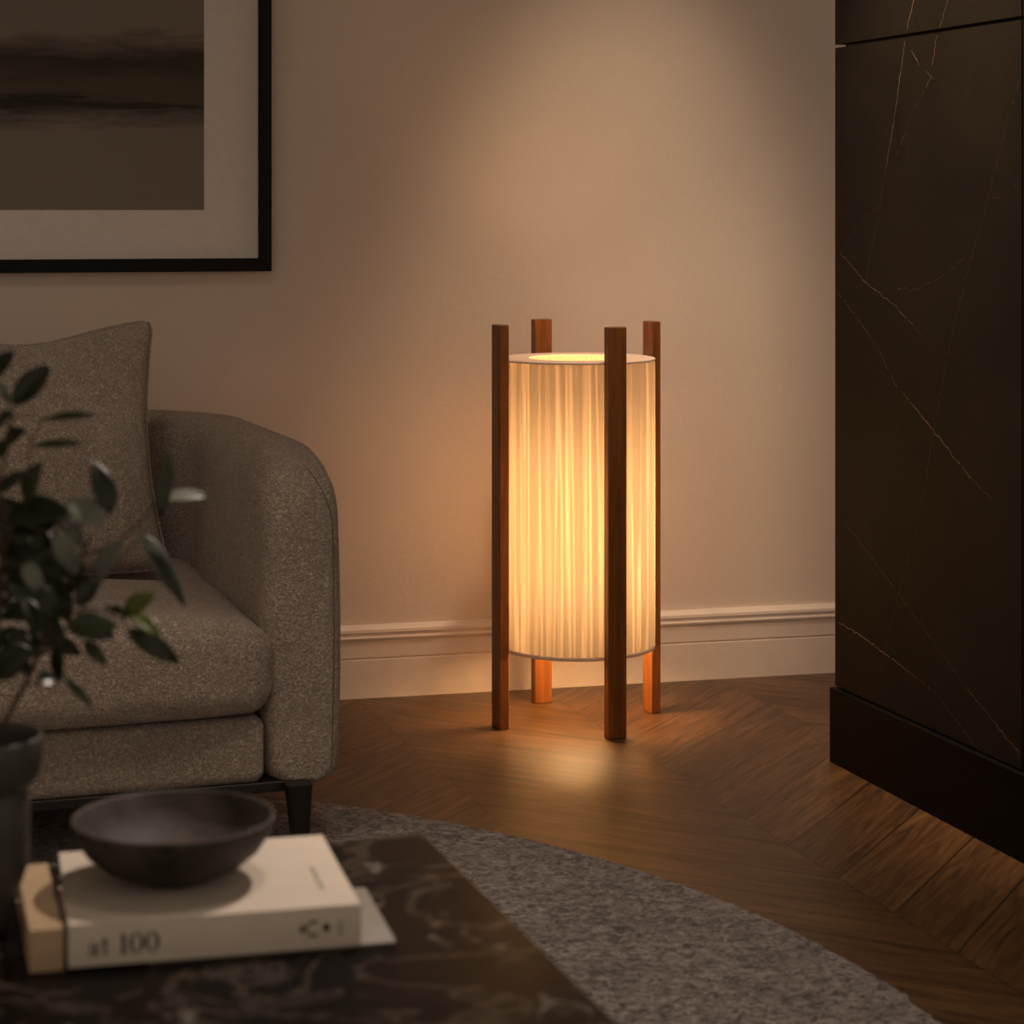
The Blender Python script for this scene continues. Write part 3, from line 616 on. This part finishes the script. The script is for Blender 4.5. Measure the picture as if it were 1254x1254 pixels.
def decal(name, quads, y, origin, mat, parent, axis='spine', depth=.00025):
    """raised ink on the spine (x, z) or on the cover (x, y)"""
    g_ = Geo()
    for q in quads:
        m = len(q)
        if axis == 'spine':
            v = [(origin[0] + a, y - depth, origin[1] + c) for a, c in q] + [(origin[0] + a, y, origin[1] + c) for a, c in q]
        else:
            v = [(origin[0] + a, origin[1] + c, y + depth) for a, c in q] + [(origin[0] + a, origin[1] + c, y) for a, c in q]
        g_.add(v, [tuple(range(m)), tuple(range(2 * m - 1, m - 1, -1))] + [(i, (i + 1) % m, m + (i + 1) % m, m + i) for i in range(m)])
    return g_.build(name, mat, parent)
SY = -.0006
o = decal('title', word('at l00', .0165, .07), SY, (.0165, .0085), INK, book); o['label'] = 'dark serif lettering at l00'
em = ring(.0110, .0075, .0068, .0070, .0052, .0048, 32)[5:27] + ring(.0215, .0075, .0030, .0036, 0, 0, 20) + [[(-.0015, .0078), (.0020, .0125), (.0034, .0078), (.0020, .0030)]]
decal('emblem', em, SY, (.1900, .0095), INK, book)
bl = []
for k in range(6): bl += rect(.0, .0036, .0022 * k, .0022 * k + .0013)
decal('imprint', bl, SY, (.2215, .0100), INK2, book)
tl = []
for k in range(11): tl += rect(-.0022, .0022, .0062 * k, .0062 * k + .0042 - .001 * (k % 3))
decal('cover_lettering', tl, .0335, (.216, .050), INK2, book, axis='cover', depth=.0002)
tan = closed_book('book', 'small tan book squeezed between the dark plant pot and the cream book', .0275, .190, .0330, (.1895, 1.8190, TZ), math.radians(-2.5), TAN)
# ------------------------------------------------------------------ bowl
bp = [(0, .004), (.024, .004), (.027, 0), (.033, 0), (.034, .003), (.044, .005), (.060, .012), (.075, .0245), (.0845, .0385), (.0888, .0505), (.0880, .0535), (.0860, .0540), (.0842, .052), (.080, .043), (.069, .030), (.052, .019), (.030, .012), (0, .010)]
v, f = lathe(bp, 96); bowl = mesh('bowl', v, f, CERAM); bowl.location = (.3236, 1.920, BZ + .0338); tag(bowl, 'wide shallow dark ceramic bowl resting on the cream book', 'bowl')
# ------------------------------------------------------------------ potted plant
PX, PY = .1590, 1.925
plant = thing('potted_plant', 'leafy green plant in a charcoal footed pot on the marble table, left of the books', 'plant', (PX, PY, TZ))
pp = [(0, .0), (.020, 0), (.0235, .003), (.0265, .015), (.0300, .030), (.0355, .045), (.0405, .060), (.0425, .080), (.0425, .112), (.0412, .120), (.0400, .124), (.0408, .127), (.0455, .131), (.0500, .138), (.0525, .147), (.0533, .157), (.0533, .1690), (.0520, .1715), (.0500, .1705), (.0490, .163), (.0475, .150)]
v, f = lathe(pp, 72); mesh('pot', v, f, POTM, plant)
v, f = lathe([(0, .152), (.02, .1535), (.0478, .151)], 48); mesh('soil', v, f, SOIL, plant)
for i, s in enumerate(STEMS):
    P = smooth_path([(x - PX, y - PY, z - TZ) for x, y, z in s], 5); main = i in (0, 5, 10)
    if main: P[0].z = .150; P[0].x *= .5; P[0].y *= .5
    r0, r1 = (.0024, .0011) if main else (.0012, .0007)
    v, f = tube(P, [r0 + (r1 - r0) * k / (len(P) - 1) for k in range(len(P))], 8); mesh('stem', v, f, BARK, plant)
stem_pts = [Vector((x - PX, y - PY, z - TZ)) for s in STEMS for x, y, z in smooth_path(s, 5)]
rl = random.Random(8); toward = Vector((-.31, -.95, 0))
for B, T, w, kind in LEAVES:
    b0 = Vector((B[0] - PX, B[1] - PY, B[2] - TZ)); t0 = Vector((T[0] - PX, T[1] - PY, T[2] - TZ)); ax = t0 - b0; L = ax.length * 1.10; ax.normalize(); w *= 1.32
    hint = (toward * .75 + Vector((0, 0, .55)) + Vector((rl.uniform(-.35, .35), rl.uniform(-.2, .2), rl.uniform(-.2, .2)))) if kind != 2 else (toward * .55 + Vector((-.25, 0, .8)))
    side = ax.cross(hint).normalized(); nrm = side.cross(ax).normalized()
    near = min(stem_pts, key=lambda q: (q - b0).length)
    nu, nw = 14, 8; v = []
    for i in range(nu + 1):
        t = i / nu; hw = w / 2 * (math.sin(PI * t ** .82) ** .85) * (1.0 if t < .995 else 0) + .0003
        for j in range(nw + 1):
            s = 2 * j / nw - 1
            p = b0 + ax * (L * t) + side * (hw * s) + nrm * (.25 * hw * abs(s) - .10 * L * (t - .5) ** 2 * 1.6 + .03 * L * math.sin(3 * t + s))
            v.append(p)
    lf_ = mesh('leaf', v, grid_faces(nu + 1, nw + 1), LEAF[kind], plant)
    sol = lf_.modifiers.new('thickness', 'SOLIDIFY'); sol.thickness = .0004
    if (near - b0).length > .004:
        mid = (near + b0) / 2 + Vector((0, 0, .004)); tv, tf = tube(smooth_path([near, mid, b0, b0 + ax * L * .12], 4), .0006, 6)
        mesh('petiole', tv, tf, LEAF[1], lf_)
# ------------------------------------------------------------------ lights
def spot(name, loc, target, power, size, blend, col, rad=.03):
    l = bpy.data.lights.new(name, 'SPOT'); l.energy = power; l.spot_size = math.radians(size); l.spot_blend = blend; l.color = col; l.shadow_soft_size = rad
    o = bpy.data.objects.new(name, l); o.location = loc; d = Vector(target) - Vector(loc); o.rotation_euler = d.to_track_quat('-Z', 'Y').to_euler(); link(o); return o
for s in SPOTS: spot(*s)
w = bpy.data.worlds.new('warm_fill'); w.use_nodes = True; sc.world = w  # even warm fill added for the unseen rest of the room, no evening sky
w.node_tree.nodes['Background'].inputs[0].default_value = WORLD[0]; w.node_tree.nodes['Background'].inputs[1].default_value = WORLD[1]
# ------------------------------------------------------------------ camera
cam = bpy.data.cameras.new('camera'); co = bpy.data.objects.new('camera', cam); link(co); sc.camera = co
co.location = (0, 0, 1.0); co.rotation_euler = (math.radians(90), 0, math.radians(-18.3))
cam.sensor_width = 36; cam.lens = 36 * 2700 / 1254; cam.shift_x = 0; cam.shift_y = (255 - 627) / 1254
cam.clip_start = .05; cam.dof.use_dof = True; cam.dof.focus_distance = 4.05; cam.dof.aperture_fstop = 6.4
vs = sc.view_settings; sc.display_settings.display_device = 'sRGB'; vs.view_transform = 'Standard'; vs.look = 'None'; vs.exposure = EXPO; vs.gamma = 1; vs.use_curve_mapping = False
sc.cycles.use_denoising = True; sc.cycles.max_bounces = 10; sc.cycles.diffuse_bounces = 6; sc.cycles.sample_clamp_indirect = 4
